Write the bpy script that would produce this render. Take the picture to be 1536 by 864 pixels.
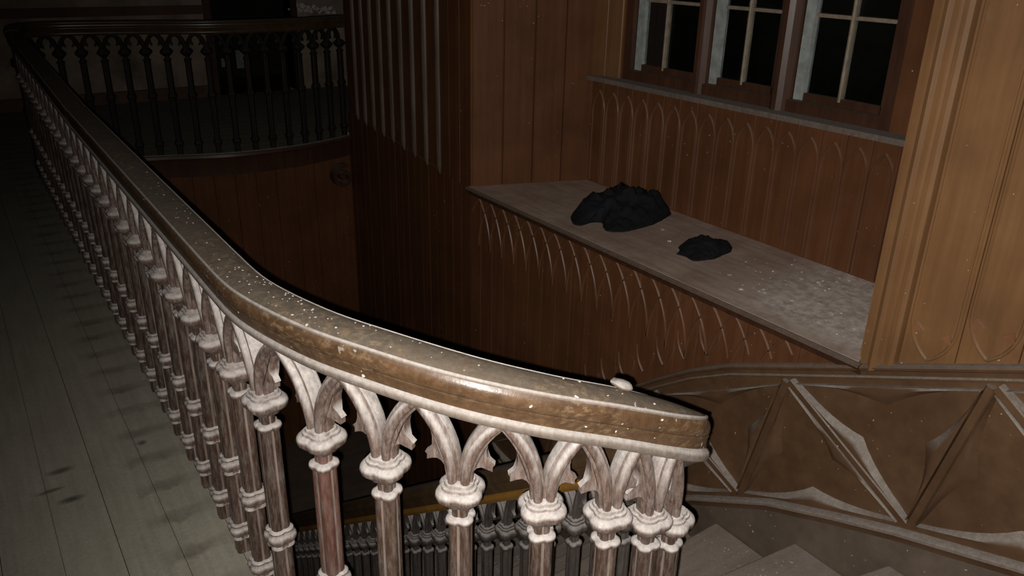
import bpy, bmesh, math, random
from mathutils import Vector, Matrix, noise

random.seed(7)
for o in list(bpy.data.objects):
    bpy.data.objects.remove(o, do_unlink=True)
SC = bpy.context.scene
COL = SC.collection

# ------------------------------------------------------------------ camera
# world: +Y runs along the straight landing balustrade, +X towards the window wall
YAW, PITCH, ROLL, EYE, FPX = 34.9, 22.9, 1.2, 1.6, 1206.0
def cam_axes():
    y, p, a = (math.radians(v) for v in (YAW, PITCH, ROLL))
    f = Vector((math.sin(y) * math.cos(p), math.cos(y) * math.cos(p), -math.sin(p)))
    r = Vector((math.cos(y), -math.sin(y), 0)); u = r.cross(f)
    return r * math.cos(a) + u * math.sin(a), -r * math.sin(a) + u * math.cos(a), f
CR, CU, CF = cam_axes()
cd = bpy.data.cameras.new('camera'); cam = bpy.data.objects.new('camera', cd); COL.objects.link(cam)
cd.sensor_width = 36; cd.lens = 36 * FPX / 1536; cd.clip_start = 0.02
m = Matrix((CR, CU, -CF)).transposed().to_4x4(); m.translation = Vector((0, 0, EYE))
cam.matrix_world = m
SC.camera = cam

# ------------------------------------------------------------------ world, flash, exposure
w = bpy.data.worlds.new('night'); SC.world = w; w.use_nodes = True
w.node_tree.nodes['Background'].inputs[0].default_value = (0.5, 0.55, 0.6, 1)
w.node_tree.nodes['Background'].inputs[1].default_value = 0.004
fl = bpy.data.lights.new('phone_flash', 'SPOT'); flash = bpy.data.objects.new('phone_flash', fl); COL.objects.link(flash)
fl.energy = 262; fl.color = (1.0, 0.955, 0.90); fl.shadow_soft_size = 0.004
fl.spot_size = math.radians(112); fl.spot_blend = 1.0
tgt = CF + CR * 0.19 - CU * 0.08
fm = Matrix((CR, CU, -tgt.normalized())).transposed().to_4x4()
flash.rotation_mode = 'QUATERNION'; flash.rotation_quaternion = (-tgt).to_track_quat('Z', 'Y')
flash.location = Vector((0, 0, EYE)) - CR * 0.012 - CU * 0.016 + CF * 0.006
vs = SC.view_settings
vs.view_transform = 'Standard'; vs.look = 'None'; vs.gamma = 1.0; vs.use_curve_mapping = False; vs.exposure = 0.0

# ------------------------------------------------------------------ helpers
def new_obj(name, me, mat=None, parent=None, loc=None):
    o = bpy.data.objects.new(name, me); COL.objects.link(o)
    if me is not None and mat is not None and len(me.materials) == 0:
        for mm in (mat if isinstance(mat, (list, tuple)) else [mat]):
            me.materials.append(mm)
    if parent is not None: o.parent = parent
    if loc is not None: o.location = loc
    return o
def empty(name, label, cat, loc=(0, 0, 0), group=None):
    o = bpy.data.objects.new(name, None); COL.objects.link(o); o.location = loc
    o.empty_display_size = 0.05
    return tag(o, label, cat, group)
def tag(o, label, cat, group=None):
    o['label'] = label; o['category'] = cat
    if group: o['group'] = group
    return o
def struct(o, label=None):
    o['kind'] = 'structure'
    if label: o['label'] = label
    return o
def mesh(name, V, F, smooth=False, mats=None):
    me = bpy.data.meshes.new(name); me.from_pydata([tuple(v) for v in V], [], F); me.update()
    bm = bmesh.new(); bm.from_mesh(me); bmesh.ops.recalc_face_normals(bm, faces=bm.faces); bm.to_mesh(me); bm.free()
    if smooth: me.polygons.foreach_set('use_smooth', [True] * len(me.polygons))
    return me
class MB:
    """collects several solids into one mesh"""
    def __init__(s): s.V = []; s.F = []
    def add(s, V, F):
        b = len(s.V); s.V += [Vector(v) for v in V]; s.F += [tuple(i + b for i in f) for f in F]; return s
    def box(s, x0, x1, y0, y1, z0, z1):
        V = [(x, y, z) for z in (z0, z1) for y in (y0, y1) for x in (x0, x1)]
        return s.add(V, [(0, 2, 3, 1), (4, 5, 7, 6), (0, 1, 5, 4), (1, 3, 7, 5), (3, 2, 6, 7), (2, 0, 4, 6)])
    def prism(s, P, off):
        """polygon P (3D points) extruded by the vector off"""
        n = len(P); off = Vector(off); V = [Vector(p) for p in P] + [Vector(p) + off for p in P]
        return s.add(V, [tuple(range(n))[::-1], tuple(range(n, 2 * n))] + [(i, (i + 1) % n, n + (i + 1) % n, n + i) for i in range(n)])
    def loft(s, rings, closed=True, caps=True):
        n = len(rings[0]); V = [v for r in rings for v in r]; F = []
        for k in range(len(rings) - 1):
            for i in range(n if closed else n - 1):
                j = (i + 1) % n; F.append((k * n + i, k * n + j, (k + 1) * n + j, (k + 1) * n + i))
        if caps and closed:
            F.append(tuple(range(n))[::-1]); F.append(tuple((len(rings) - 1) * n + i for i in range(n)))
        return s.add(V, F)
    def sweep(s, path, prof, up=Vector((0, 0, 1)), scale=None):
        """profile (side, up) swept along the path; the side stays square to `up`"""
        rings = []
        for i, p in enumerate(path):
            a = path[max(i - 1, 0)]; b = path[min(i + 1, len(path) - 1)]
            t = (Vector(b) - Vector(a)).normalized(); sd = t.cross(up).normalized(); u2 = sd.cross(t)
            k = scale[i] if scale else 1.0
            rings.append([Vector(p) + sd * q[0] * k + u2 * q[1] * k for q in prof])
        return s.loft(rings)
    def build(s, name, mat, parent=None, smooth=False, angle=None):
        me = mesh(name, s.V, s.F, smooth or angle is not None)
        if angle is not None:
            bm = bmesh.new(); bm.from_mesh(me)
            for e in bm.edges:
                if len(e.link_faces) == 2 and e.calc_face_angle(0) > math.radians(angle): e.smooth = False
            bm.to_mesh(me); bm.free()
        return new_obj(name, me, mat, parent)
def catmull(P, n=8):
    P = [Vector(p) for p in P]; out = []
    for i in range(len(P) - 1):
        p0 = P[max(i - 1, 0)]; p1 = P[i]; p2 = P[i + 1]; p3 = P[min(i + 2, len(P) - 1)]
        for k in range(n):
            t = k / n
            out.append(0.5 * ((2 * p1) + (p2 - p0) * t + (2 * p0 - 5 * p1 + 4 * p2 - p3) * t * t + (3 * p1 - p0 - 3 * p2 + p3) * t ** 3))
    out.append(P[-1]); return out
def lerp_tab(T, x):
    if x <= T[0][0]:
        (a, b), (c, d) = T[0], T[1]
    elif x >= T[-1][0]:
        (a, b), (c, d) = T[-2], T[-1]
    else:
        for (a, b), (c, d) in zip(T, T[1:]):
            if a <= x <= c: break
    return b + (d - b) * (x - a) / (c - a)

# ------------------------------------------------------------------ materials
def N(nt, t, **kw):
    n = nt.nodes.new(t)
    for k, v in kw.items(): setattr(n, k, v)
    return n
def ramp(nt, fac, stops):
    r = N(nt, 'ShaderNodeValToRGB'); e = r.color_ramp.elements
    e[0].position, e[0].color = stops[0]; e[1].position, e[1].color = stops[-1]
    for p, c in stops[1:-1]:
        q = e.new(p); q.color = c
    nt.links.new(fac, r.inputs[0]); return r.outputs[0]
def g(v): return (v, v, v, 1)
def mixc(nt, fac, a, b, mode='MIX'):
    x = N(nt, 'ShaderNodeMix', data_type='RGBA', blend_type=mode)
    for i, s in ((0, fac), (6, a), (7, b)):
        if hasattr(s, 'links'): nt.links.new(s, x.inputs[i])
        else: x.inputs[i].default_value = s
    return x.outputs[2]
def mth(nt, op, a, b=0.0):
    x = N(nt, 'ShaderNodeMath', operation=op); x.use_clamp = op in ('ADD', 'MULTIPLY')
    for i, s in ((0, a), (1, b)):
        if hasattr(s, 'links'): nt.links.new(s, x.inputs[i])
        else: x.inputs[i].default_value = s
    return x.outputs[0]
def tex(nt, co, scale, detail=4, rough=.6, stretch=None):
    if stretch:
        mp = N(nt, 'ShaderNodeMapping'); mp.inputs['Scale'].default_value = stretch; nt.links.new(co, mp.inputs[0]); co = mp.outputs[0]
    n = N(nt, 'ShaderNodeTexNoise'); n.inputs['Scale'].default_value = scale; n.inputs['Detail'].default_value = detail
    n.inputs['Roughness'].default_value = rough; nt.links.new(co, n.inputs['Vector']); return n.outputs[0]
def wood(name, dark, light, stretch=(30, 30, 1.5), rough=.4, dust=(.36, .32, .28), dust_amt=0.0, dust_lo=.25, dust_hi=.8,
         base_dust=0.0, specks=0.0, worn=None, bump=.15, spec=.5, wear_stretch=(26, 26, 26), wear_lo=(.42, (0, 0, 0, 1))):
    """varnished wood; settled dust lies on faces that look up, old paint specks and wear by noise"""
    ma = bpy.data.materials.new(name); ma.use_nodes = True; nt = ma.node_tree; bs = nt.nodes['Principled BSDF']
    geo = N(nt, 'ShaderNodeNewGeometry'); co = geo.outputs['Position']
    grain = tex(nt, co, 1.0, 5, .65, stretch)
    blot = tex(nt, co, 3.2, 4, .6)
    c = ramp(nt, grain, [(.28, dark), (.72, light)])
    c = mixc(nt, mth(nt, 'MULTIPLY', ramp(nt, blot, [(.35, g(0)), (.75, g(1))]), .55), c, tuple(v * .55 for v in dark[:3]) + (1,))
    rg = rough
    nz = N(nt, 'ShaderNodeSeparateXYZ'); nt.links.new(geo.outputs['Normal'], nz.inputs[0])
    if dust_amt or base_dust:
        up = ramp(nt, nz.outputs[2], [(dust_lo, g(0)), (dust_hi, g(1))])
        dn = ramp(nt, tex(nt, co, 38, 5, .7), [(.25, g(.55)), (.7, g(1))])
        f = mth(nt, 'MULTIPLY', mth(nt, 'MULTIPLY', up, dn), dust_amt)
        if base_dust:
            sn = ramp(nt, tex(nt, co, 1.0, 5, .7, (120, 120, 22)), [(.42, g(0)), (.75, g(1))])
            f = mth(nt, 'ADD', f, mth(nt, 'MULTIPLY', sn, base_dust))
        dc = mixc(nt, ramp(nt, tex(nt, co, 90, 4, .7), [(.3, g(0)), (.7, g(1))]), tuple(v * .72 for v in dust) + (1,), tuple(min(1, v * 1.12) for v in dust) + (1,))
        c = mixc(nt, f, c, dc)
        rr = N(nt, 'ShaderNodeMapRange'); nt.links.new(f, rr.inputs[0]); rr.inputs[3].default_value = rough; rr.inputs[4].default_value = .95
        nt.links.new(rr.outputs[0], bs.inputs['Roughness'])
    else:
        bs.inputs['Roughness'].default_value = rough
    if worn:
        wn = ramp(nt, tex(nt, co, 1.0, 6, .7, wear_stretch), [(.50, g(0)), (.62, g(1))])
        wb = ramp(nt, tex(nt, co, 4.5, 3, .5), [wear_lo, (wear_lo[0] + .2, g(1))])
        c = mixc(nt, mth(nt, 'MULTIPLY', mth(nt, 'MULTIPLY', wn, wb), .5), c, worn)
    if specks:
        sp = ramp(nt, tex(nt, co, 1.0, 1, .4, (70, 70, 70)), [(.725 - specks, g(0)), (.745 - specks, g(1))])
        sp2 = ramp(nt, tex(nt, co, 5, 2, .5), [(.45, g(0)), (.6, g(1))])
        c = mixc(nt, mth(nt, 'MULTIPLY', sp, sp2), c, (.62, .6, .56, 1))
    nt.links.new(c, bs.inputs['Base Color'])
    bs.inputs['Specular IOR Level'].default_value = spec
    if bump:
        b = N(nt, 'ShaderNodeBump'); b.inputs['Strength'].default_value = bump; b.inputs['Distance'].default_value = .004
        nt.links.new(grain, b.inputs['Height']); nt.links.new(b.outputs[0], bs.inputs['Normal'])
    return ma
def plain(name, col, rough=.8, var=.25, scale=12, bump=0.0, spec=.4, metallic=0.0):
    ma = bpy.data.materials.new(name); ma.use_nodes = True; nt = ma.node_tree; bs = nt.nodes['Principled BSDF']
    co = N(nt, 'ShaderNodeNewGeometry').outputs['Position']
    n = tex(nt, co, scale, 6, .65)
    c = ramp(nt, n, [(.3, tuple(v * (1 - var) for v in col) + (1,)), (.7, tuple(min(1, v * (1 + var)) for v in col) + (1,))])
    nt.links.new(c, bs.inputs['Base Color']); bs.inputs['Roughness'].default_value = rough
    bs.inputs['Specular IOR Level'].default_value = spec; bs.inputs['Metallic'].default_value = metallic
    if bump:
        b = N(nt, 'ShaderNodeBump'); b.inputs['Strength'].default_value = bump; b.inputs['Distance'].default_value = .01
        nt.links.new(n, b.inputs['Height']); nt.links.new(b.outputs[0], bs.inputs['Normal'])
    return ma
def c4(r, g_, b): return (r, g_, b, 1)
M = {}
M['baluster'] = wood('baluster_wood', c4(.026, .0125, .008), c4(.078, .042, .027), (60, 60, 4), .36, dust=(.40, .365, .34), dust_amt=.95, dust_lo=.05, dust_hi=.6, base_dust=.26, bump=.2)
M['arris'] = wood('pale_arris_wood', c4(.10, .07, .055), c4(.24, .19, .16), (40, 40, 14), .7, bump=.1)  # paler wood for the narrow arris faces of the shafts
M['red_baluster'] = wood('reddish_baluster_wood', c4(.060, .022, .015), c4(.135, .058, .042), (60, 60, 4), .36, dust=(.40, .365, .34), dust_amt=.95, dust_lo=.05, dust_hi=.6, base_dust=.2, bump=.2)
M['tracery'] = wood('tracery_wood', c4(.065, .036, .026), c4(.14, .088, .066), (50, 50, 50), .45, dust=(.42, .385, .36), dust_amt=.97, dust_lo=-.35, dust_hi=.45, base_dust=.42, bump=.2)
M['rail'] = wood('handrail_wood', c4(.052, .026, .012), c4(.120, .066, .032), (40, 40, 40), .33, dust=(.135, .122, .098), dust_amt=.66, dust_lo=.45, dust_hi=.95, base_dust=.12, specks=-.01, worn=c4(.26, .18, .105), wear_stretch=(55, 55, 110), wear_lo=(.40, (0, 0, 0, 1)), bump=.25)
M['bead'] = wood('dusty_bead_wood', c4(.13, .095, .07), c4(.21, .17, .14), (40, 40, 40), .6, dust=(.33, .30, .275), dust_amt=.9, dust_lo=-.6, dust_hi=.4, base_dust=.4)
M['dark_rail'] = wood('dark_varnished_rail', c4(.05, .03, .016), c4(.10, .06, .03), (18, 18, 18), .3, dust=(.20, .185, .17), dust_amt=.7, dust_lo=.5, dust_hi=.95)
M['amber_glint'] = wood('painted_amber_highlight', c4(.20, .10, .022), c4(.34, .17, .04), (12, 12, 12), .22, spec=.8, bump=.05)  # flash highlight along the rail, put into the bead as amber colour
M['dark_bal'] = wood('dark_baluster', c4(.035, .028, .024), c4(.075, .06, .052), (60, 60, 4), .45, dust=(.24, .22, .205), dust_amt=.8, dust_lo=.1, dust_hi=.7, base_dust=.15)
M['silhouette_bal'] = wood('silhouette_black_baluster', c4(.012, .009, .007), c4(.03, .021, .016), (60, 60, 4), .6, dust=(.07, .07, .06), dust_amt=.4, spec=.25)  # silhouetted look of the far balusters, put into a black wood colour
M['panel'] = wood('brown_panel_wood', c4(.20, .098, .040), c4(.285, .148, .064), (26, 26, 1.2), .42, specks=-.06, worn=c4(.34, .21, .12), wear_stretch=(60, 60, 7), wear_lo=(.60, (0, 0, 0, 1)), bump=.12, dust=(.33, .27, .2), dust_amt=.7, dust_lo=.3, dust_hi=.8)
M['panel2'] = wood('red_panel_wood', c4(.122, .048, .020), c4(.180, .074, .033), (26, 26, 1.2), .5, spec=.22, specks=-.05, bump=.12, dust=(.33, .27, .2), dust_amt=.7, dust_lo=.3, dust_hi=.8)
M['rib'] = wood('panel_rib_wood', c4(.23, .10, .045), c4(.32, .15, .07), (26, 26, 1.2), .34, dust=(.36, .30, .23), dust_amt=.8, dust_lo=.1, dust_hi=.6, bump=.1)
M['rib2'] = wood('low_relief_wood', c4(.125, .053, .026), c4(.185, .084, .043), (26, 26, 1.2), .38, dust=(.27, .205, .155), dust_amt=.6, dust_lo=.25, dust_hi=.8, bump=.1)
M['fillet'] = wood('grey_highlight_fillet', c4(.075, .045, .030), c4(.185, .135, .10), (40, 40, 2), .5, bump=.1)  # thin grey highlights of the flutes, painted into the fillet colour
M['dado'] = wood('dado_wood', c4(.11, .058, .03), c4(.17, .094, .048), (3, 14, 14), .42, dust=(.34, .30, .26), dust_amt=.9, dust_lo=.25, dust_hi=.7, specks=-.05)
M['dado_trac'] = wood('dado_tracery_wood', c4(.12, .065, .035), c4(.18, .10, .055), (10, 10, 10), .42, dust=(.40, .36, .32), dust_amt=.95, dust_lo=.08, dust_hi=.5)
M['skirt'] = wood('skirting_wood', c4(.13, .098, .072), c4(.19, .145, .108), (3, 14, 14), .5, specks=-.05)
M['tread'] = wood('tread_wood', c4(.20, .15, .12), c4(.36, .285, .235), (3, 30, 30), .7, dust=(.36, .31, .27), dust_amt=.55, specks=.02)
M['plank'] = wood('floor_plank', c4(.17, .155, .115), c4(.31, .285, .225), (45, 2.2, 45), .62, dust=(.36, .34, .28), dust_amt=.5, specks=-.06, bump=.2)
M['gap'] = plain('plank_joint', (.10, .09, .07))
def ledge_mat():
    """dust-covered wood; fallen plaster lies pale at the near end, bare brown wood shows along the front edge"""
    ma = bpy.data.materials.new('dusty_ledge'); ma.use_nodes = True; nt = ma.node_tree; bs = nt.nodes['Principled BSDF']
    co = N(nt, 'ShaderNodeNewGeometry').outputs['Position']; sp = N(nt, 'ShaderNodeSeparateXYZ'); nt.links.new(co, sp.inputs[0])
    n1 = tex(nt, co, 5.5, 6, .65); n2 = tex(nt, co, 24, 6, .7); n3 = tex(nt, co, 1.0, 4, .6, (30, 2.5, 1))
    c = ramp(nt, n1, [(.3, c4(.36, .255, .20)), (.7, c4(.56, .44, .36))])
    c = mixc(nt, ramp(nt, n3, [(.45, g(0)), (.75, g(.6))]), c, c4(.29, .17, .115))
    def band(out, lo, hi):
        m_ = N(nt, 'ShaderNodeMapRange'); m_.interpolation_type = 'SMOOTHSTEP'; nt.links.new(out, m_.inputs[0]); m_.inputs[1].default_value = lo; m_.inputs[2].default_value = hi; return m_.outputs[0]
    near = band(mth(nt, 'ADD', mth(nt, 'MULTIPLY', sp.outputs[1], .4), mth(nt, 'MULTIPLY', mth(nt, 'SUBTRACT', n1, .5), .35)), .93, .76)
    front = band(mth(nt, 'SUBTRACT', sp.outputs[0], mth(nt, 'MULTIPLY', near, .12)), 2.40, 2.66)
    pl = ramp(nt, n2, [(.38, g(.25)), (.60, g(1))])
    c = mixc(nt, mth(nt, 'MULTIPLY', mth(nt, 'MULTIPLY', near, pl), mth(nt, 'ADD', front, .12)), c, c4(.80, .73, .66))
    nt.links.new(c, bs.inputs['Base Color']); bs.inputs['Roughness'].default_value = .85
    b = N(nt, 'ShaderNodeBump'); b.inputs['Strength'].default_value = .3; b.inputs['Distance'].default_value = .006
    nt.links.new(n2, b.inputs['Height']); nt.links.new(b.outputs[0], bs.inputs['Normal']); return ma
M['ledge'] = ledge_mat()
def floor_marks(ma):
    """darker blotches repeating beside the baluster feet and a few burn marks on the boards"""
    nt = ma.node_tree; bs = nt.nodes['Principled BSDF']; src = bs.inputs['Base Color'].links[0].from_socket
    co = N(nt, 'ShaderNodeNewGeometry').outputs['Position']; sp = N(nt, 'ShaderNodeSeparateXYZ'); nt.links.new(co, sp.inputs[0])
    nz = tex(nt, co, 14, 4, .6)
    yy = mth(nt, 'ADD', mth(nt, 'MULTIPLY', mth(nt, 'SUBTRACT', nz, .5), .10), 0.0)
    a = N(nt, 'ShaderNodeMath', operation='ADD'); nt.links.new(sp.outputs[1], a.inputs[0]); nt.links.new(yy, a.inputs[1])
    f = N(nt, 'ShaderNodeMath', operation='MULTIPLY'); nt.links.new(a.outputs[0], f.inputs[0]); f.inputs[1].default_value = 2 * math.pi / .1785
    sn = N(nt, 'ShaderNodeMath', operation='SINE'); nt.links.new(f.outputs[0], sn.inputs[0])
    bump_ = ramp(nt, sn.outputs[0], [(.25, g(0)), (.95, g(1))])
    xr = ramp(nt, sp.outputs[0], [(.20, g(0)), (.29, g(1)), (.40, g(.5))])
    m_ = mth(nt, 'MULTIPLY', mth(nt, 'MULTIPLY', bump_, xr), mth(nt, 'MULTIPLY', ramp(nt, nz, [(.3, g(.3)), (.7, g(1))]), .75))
    c = mixc(nt, m_, src, c4(.075, .062, .045))  # darker blotches at the baluster spacing
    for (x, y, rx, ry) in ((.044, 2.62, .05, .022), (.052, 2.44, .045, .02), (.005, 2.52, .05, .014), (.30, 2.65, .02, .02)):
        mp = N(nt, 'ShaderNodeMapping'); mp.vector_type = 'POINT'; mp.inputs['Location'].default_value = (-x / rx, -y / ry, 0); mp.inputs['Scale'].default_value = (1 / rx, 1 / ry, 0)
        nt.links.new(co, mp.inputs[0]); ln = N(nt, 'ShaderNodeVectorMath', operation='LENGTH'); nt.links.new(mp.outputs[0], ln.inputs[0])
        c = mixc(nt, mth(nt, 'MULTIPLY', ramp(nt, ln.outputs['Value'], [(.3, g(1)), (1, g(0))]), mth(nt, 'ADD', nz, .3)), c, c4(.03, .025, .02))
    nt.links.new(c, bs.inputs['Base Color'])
floor_marks(M['plank'])
M['plaster'] = plain('white_plaster', (.62, .58, .54), .9, .3, 30, .4)
M['stone'] = plain('old_wall_plaster', (.30, .235, .175), .9, .55, 2.2, .1)
M['redwall'] = plain('dull_red_wall', (.13, .07, .05), .8, .3, 3)
M['paint'] = plain('stile_paint_and_pane_glint', (.33, .36, .345), .5, .3, 22, .1)
M['muntin'] = plain('bare_wood_muntin', (.28, .225, .165), .6, .3, 30)
M['frame'] = wood('dark_red_frame', c4(.055, .024, .014), c4(.10, .045, .024), (26, 26, 3), .4, dust=(.3, .25, .2), dust_amt=.6, specks=0.0)
M['cloth'] = plain('black_cloth', (.010, .011, .013), .85, .4, 40, .3, spec=.25)
M['darkness'] = plain('painted_darkness', (.02, .018, .016))  # near-black colour stands in for the night and the unlit far room
gm = bpy.data.materials.new('old_window_glass'); gm.use_nodes = True
gb = gm.node_tree.nodes['Principled BSDF']; gb.inputs['Base Color'].default_value = (.9, .95, .93, 1); gb.inputs['Transmission Weight'].default_value = 1.0
gb.inputs['Roughness'].default_value = .03; gb.inputs['IOR'].default_value = 1.45
M['glass'] = gm

# ------------------------------------------------------------------ key dimensions
XW, XV = 2.57, 3.30            # stair wall face, window wall face
RISE = 0.174
LEDGE_Z = 0.223
CAP_TOP = [(.2, .74), (.905, .442), (1.404, .22), (1.99, -.044), (2.208, -.168), (2.408, -.308), (2.539, -.408), (4.2, -1.66)]
STRING = [(.2, -.05), (.733, -.234), (1.217, -.396), (1.68, -.587), (2.127, -.848), (2.45, -1.08), (4.2, -2.40)]
def cap_z(y): return lerp_tab(CAP_TOP, y)
def string_z(y): return lerp_tab(STRING, y)
FLUTE_A, FLUTE_B = Vector((2.57, 4.16, 0)), Vector((2.98, 6.97, 0))   # splayed fluted wall
BACK = [(.43, 6.55), (.45, 6.80), (.55, 6.98), (.78, 7.03), (1.26, 6.93), (1.83, 6.74), (2.43, 6.74), (2.94, 6.90)]

# ------------------------------------------------------------------ the rail path (centre of its top)
P_STR = [Vector((.43, y, .95 + max(0, y - 3.87) * .03)) for y in (6.55, 6.0, 5.4, 4.8, 4.3, 3.866)]
P_BACK = catmull([Vector((x, y, 1.03 + .01 * min(1, i))) for i, (x, y) in enumerate(BACK)], 8)
P_MAIN = [Vector((.43, y, .95)) for y in (3.86, 3.2, 2.6, 2.1)] + catmull([
    (.43, 1.78, .95), (.437, 1.576, .95), (.487, 1.37, .948), (.562, 1.225, .938), (.665, 1.095, .915), (.79, 1.013, .878),
    (.925, .968, .832), (1.03, .950, .787), (1.102, .957, .748), (1.144, .984, .71), (1.163, 1.03, .663), (1.165, 1.08, .612)], 6)
P_FLT = [Vector((1.165, y, .635 - .755 * (y - 1.044))) for y in (1.08, 1.4, 2.0, 2.8, 3.6, 4.4, 5.0)]
RAIL_H = .103
half = [(0, 0), (.014, -.0006), (.027, -.0030), (.0365, -.0070), (.0385, -.0095), (.0395, -.0125), (.0405, -.0145), (.0440, -.0185), (.0470, -.0260), (.0475, -.0350), (.0450, -.0440),
        (.0415, -.0490), (.0415, -.0520), (.0400, -.0560), (.0365, -.0660), (.0345, -.0760)]
RAIL_PROF = [(-a, b) for a, b in half[::-1]] + half[1:]
BEAD_PROF = [(-.033, -.0755), (-.037, -.079), (-.0395, -.086), (-.038, -.094), (-.030, -.103), (.030, -.103), (.038, -.094), (.0395, -.086), (.037, -.079), (.033, -.0755)]
FIL_PROF = [(.0372, -.0120), (.0368, -.0072), (.0385, -.0060), (.0405, -.0072), (.0418, -.0102), (.0410, -.0140)]
MID_PROF = [(.0405, -.0535), (.0405, -.0495), (.0432, -.0485), (.0436, -.0510), (.0425, -.0535)]

# ------------------------------------------------------------------ floor
NOSE = {0: ((.70, 1.06), (XW, -.05)), 1: ((1.12, .965), (XW, .34)), 2: ((1.165, 1.20), (XW, .735)), 3: ((1.165, 1.42), (XW, 1.126)),
        4: ((1.165, 1.66), (XW, 1.517)), 5: ((1.165, 1.90), (XW, 1.929))}
for k in range(6, 20):
    NOSE[k] = ((1.165, 1.90 + .23 * (k - 5)), (XW, 1.929 + .23 * (k - 5)))
def land_edge(x):            # near edge of the landing towards the winding steps
    pts = [(.43, 1.60), (.487, 1.37), (.562, 1.225), (.70, 1.06), (XW, -.05)]
    return lerp_tab(pts, x)
back_poly = catmull([Vector((x, y, 0)) for x, y in BACK], 8)
def back_edge(x):
    return lerp_tab([(.43, 6.9)] + [(p.x, p.y) for p in back_poly if p.x > .56], x)
mb = MB()
mb.box(-1.7, .465, -1.2, 9.5, -.20, -.028)
fo = mb.build('floor', M['gap']); struct(fo, 'wide dusty grey floorboards of the upper landing')
FX = [-.008 + .143 * k for k in range(-12, 4)]
for k, x0 in enumerate(FX):
    x1 = min(x0 + .143, .468); h = random.uniform(-.0015, .0015)
    me = MB().box(x0 + .0009, x1 - .0009, -1.2, 9.5, -.028, h)
    me.build('floor_plank', M['plank'], fo)
mb = MB()
x = .468
while x < XW - .02:
    x1 = min(x + .143, XW)
    P = [Vector((x + .0009, -1.2, -.028)), Vector((x1 - .0009, -1.2, -.028)), Vector((x1 - .0009, land_edge(x1), -.028)), Vector((x + .0009, land_edge(x), -.028))]
    MB().prism(P, (0, 0, .028)).build('floor_plank', M['plank'], fo)
    x = x1
x = .468
while x < 4.6:
    x1 = min(x + .143, 4.6)
    ya, yb = (back_edge(x) - .03, back_edge(x1) - .03) if x1 < 2.95 else (6.97, 6.97)
    P = [Vector((x + .0009, ya, -.028)), Vector((x1 - .0009, yb, -.028)), Vector((x1 - .0009, 9.5, -.028)), Vector((x + .0009, 9.5, -.028))]
    MB().prism(P, (0, 0, .028)).build('floor_plank', M['plank'], fo)
    x = x1

# balcony edge: bowed fascia with a nosing, and the scroll bracket at its end
edge = [Vector((p.x, p.y - .04, 0)) for p in back_poly if p.y > 6.6 and p.x > .5]
mb = MB()
mb.loft([[(p.x, p.y, -.004), (p.x, p.y - .025, -.008), (p.x, p.y - .028, -.03), (p.x, p.y - .008, -.04), (p.x, p.y, -.06), (p.x, p.y + .01, -.19), (p.x, p.y + .05, -.2), (p.x, p.y + .05, -.03)] for p in edge])
fa = struct(mb.build('trim_1', M['frame'], None, angle=35), 'bowed dark fascia below the far balcony railing')
sc = []
for i in range(40):
    a = i / 39 * 3.6 * math.pi / 2 * 1.6; r = .11 * (1 - i / 46)
    sc.append(Vector((2.82 + r * math.cos(a + 1.2), 6.80, -.36 + r * math.sin(a + 1.2))))
MB().sweep(sc, [(-.014, -.05), (.014, -.05), (.014, .05), (-.014, .05)], Vector((0, 1, 0))).build('scroll_bracket', M['frame'], fa, angle=40)
# landing edge apron under the straight balustrade, facing the well
pts = [(.47, 6.9), (.47, 1.62), (.527, 1.39), (.597, 1.25), (.70, 1.12)]
mb = MB()
mb.loft([[(x, y, -.03), (x + .02, y + .005, -.03), (x + .02, y + .005, -.34), (x, y, -.34)] for x, y in pts])
struct(mb.build('trim_2', M['panel2']), 'plain dark apron board along the landing edge above the stairwell')

# ------------------------------------------------------------------ walls
def boards_on(parent, A, B, z0, z1, width, mat, name='wall_board', thick=.016, gap=.003, ztop=None, zbot=None, jit=.0012):
    """vertical boards between plan points A and B, proud of the backing on the left-hand side (towards the well)"""
    A = Vector((A[0], A[1], 0)); B = Vector((B[0], B[1], 0)); d = (B - A); L = d.length; d.normalize(); n = Vector((-d.y, d.x, 0))
    k = max(1, round(L / width)); wd = L / k
    for i in range(k):
        p = A + d * (i * wd + gap / 2); q = A + d * ((i + 1) * wd - gap / 2); t = thick + random.uniform(-jit, jit)
        za = (zbot(p.y), zbot(q.y)) if zbot else (z0, z0); zb = (ztop(p.y), ztop(q.y)) if ztop else (z1, z1)
        c = gap * .6
        prof = [(p, 0, 0), (p, t - c, 0), (p + d * c, t, 0), (q - d * c, t, 1), (q, t - c, 1), (q, 0, 1)]
        ra = [a + n * o + Vector((0, 0, za[e])) for a, o, e in prof]; rb = [a + n * o + Vector((0, 0, zb[e])) for a, o, e in prof]
        MB().loft([ra, rb]).build(name, mat, parent)
ZT = 3.0
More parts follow.
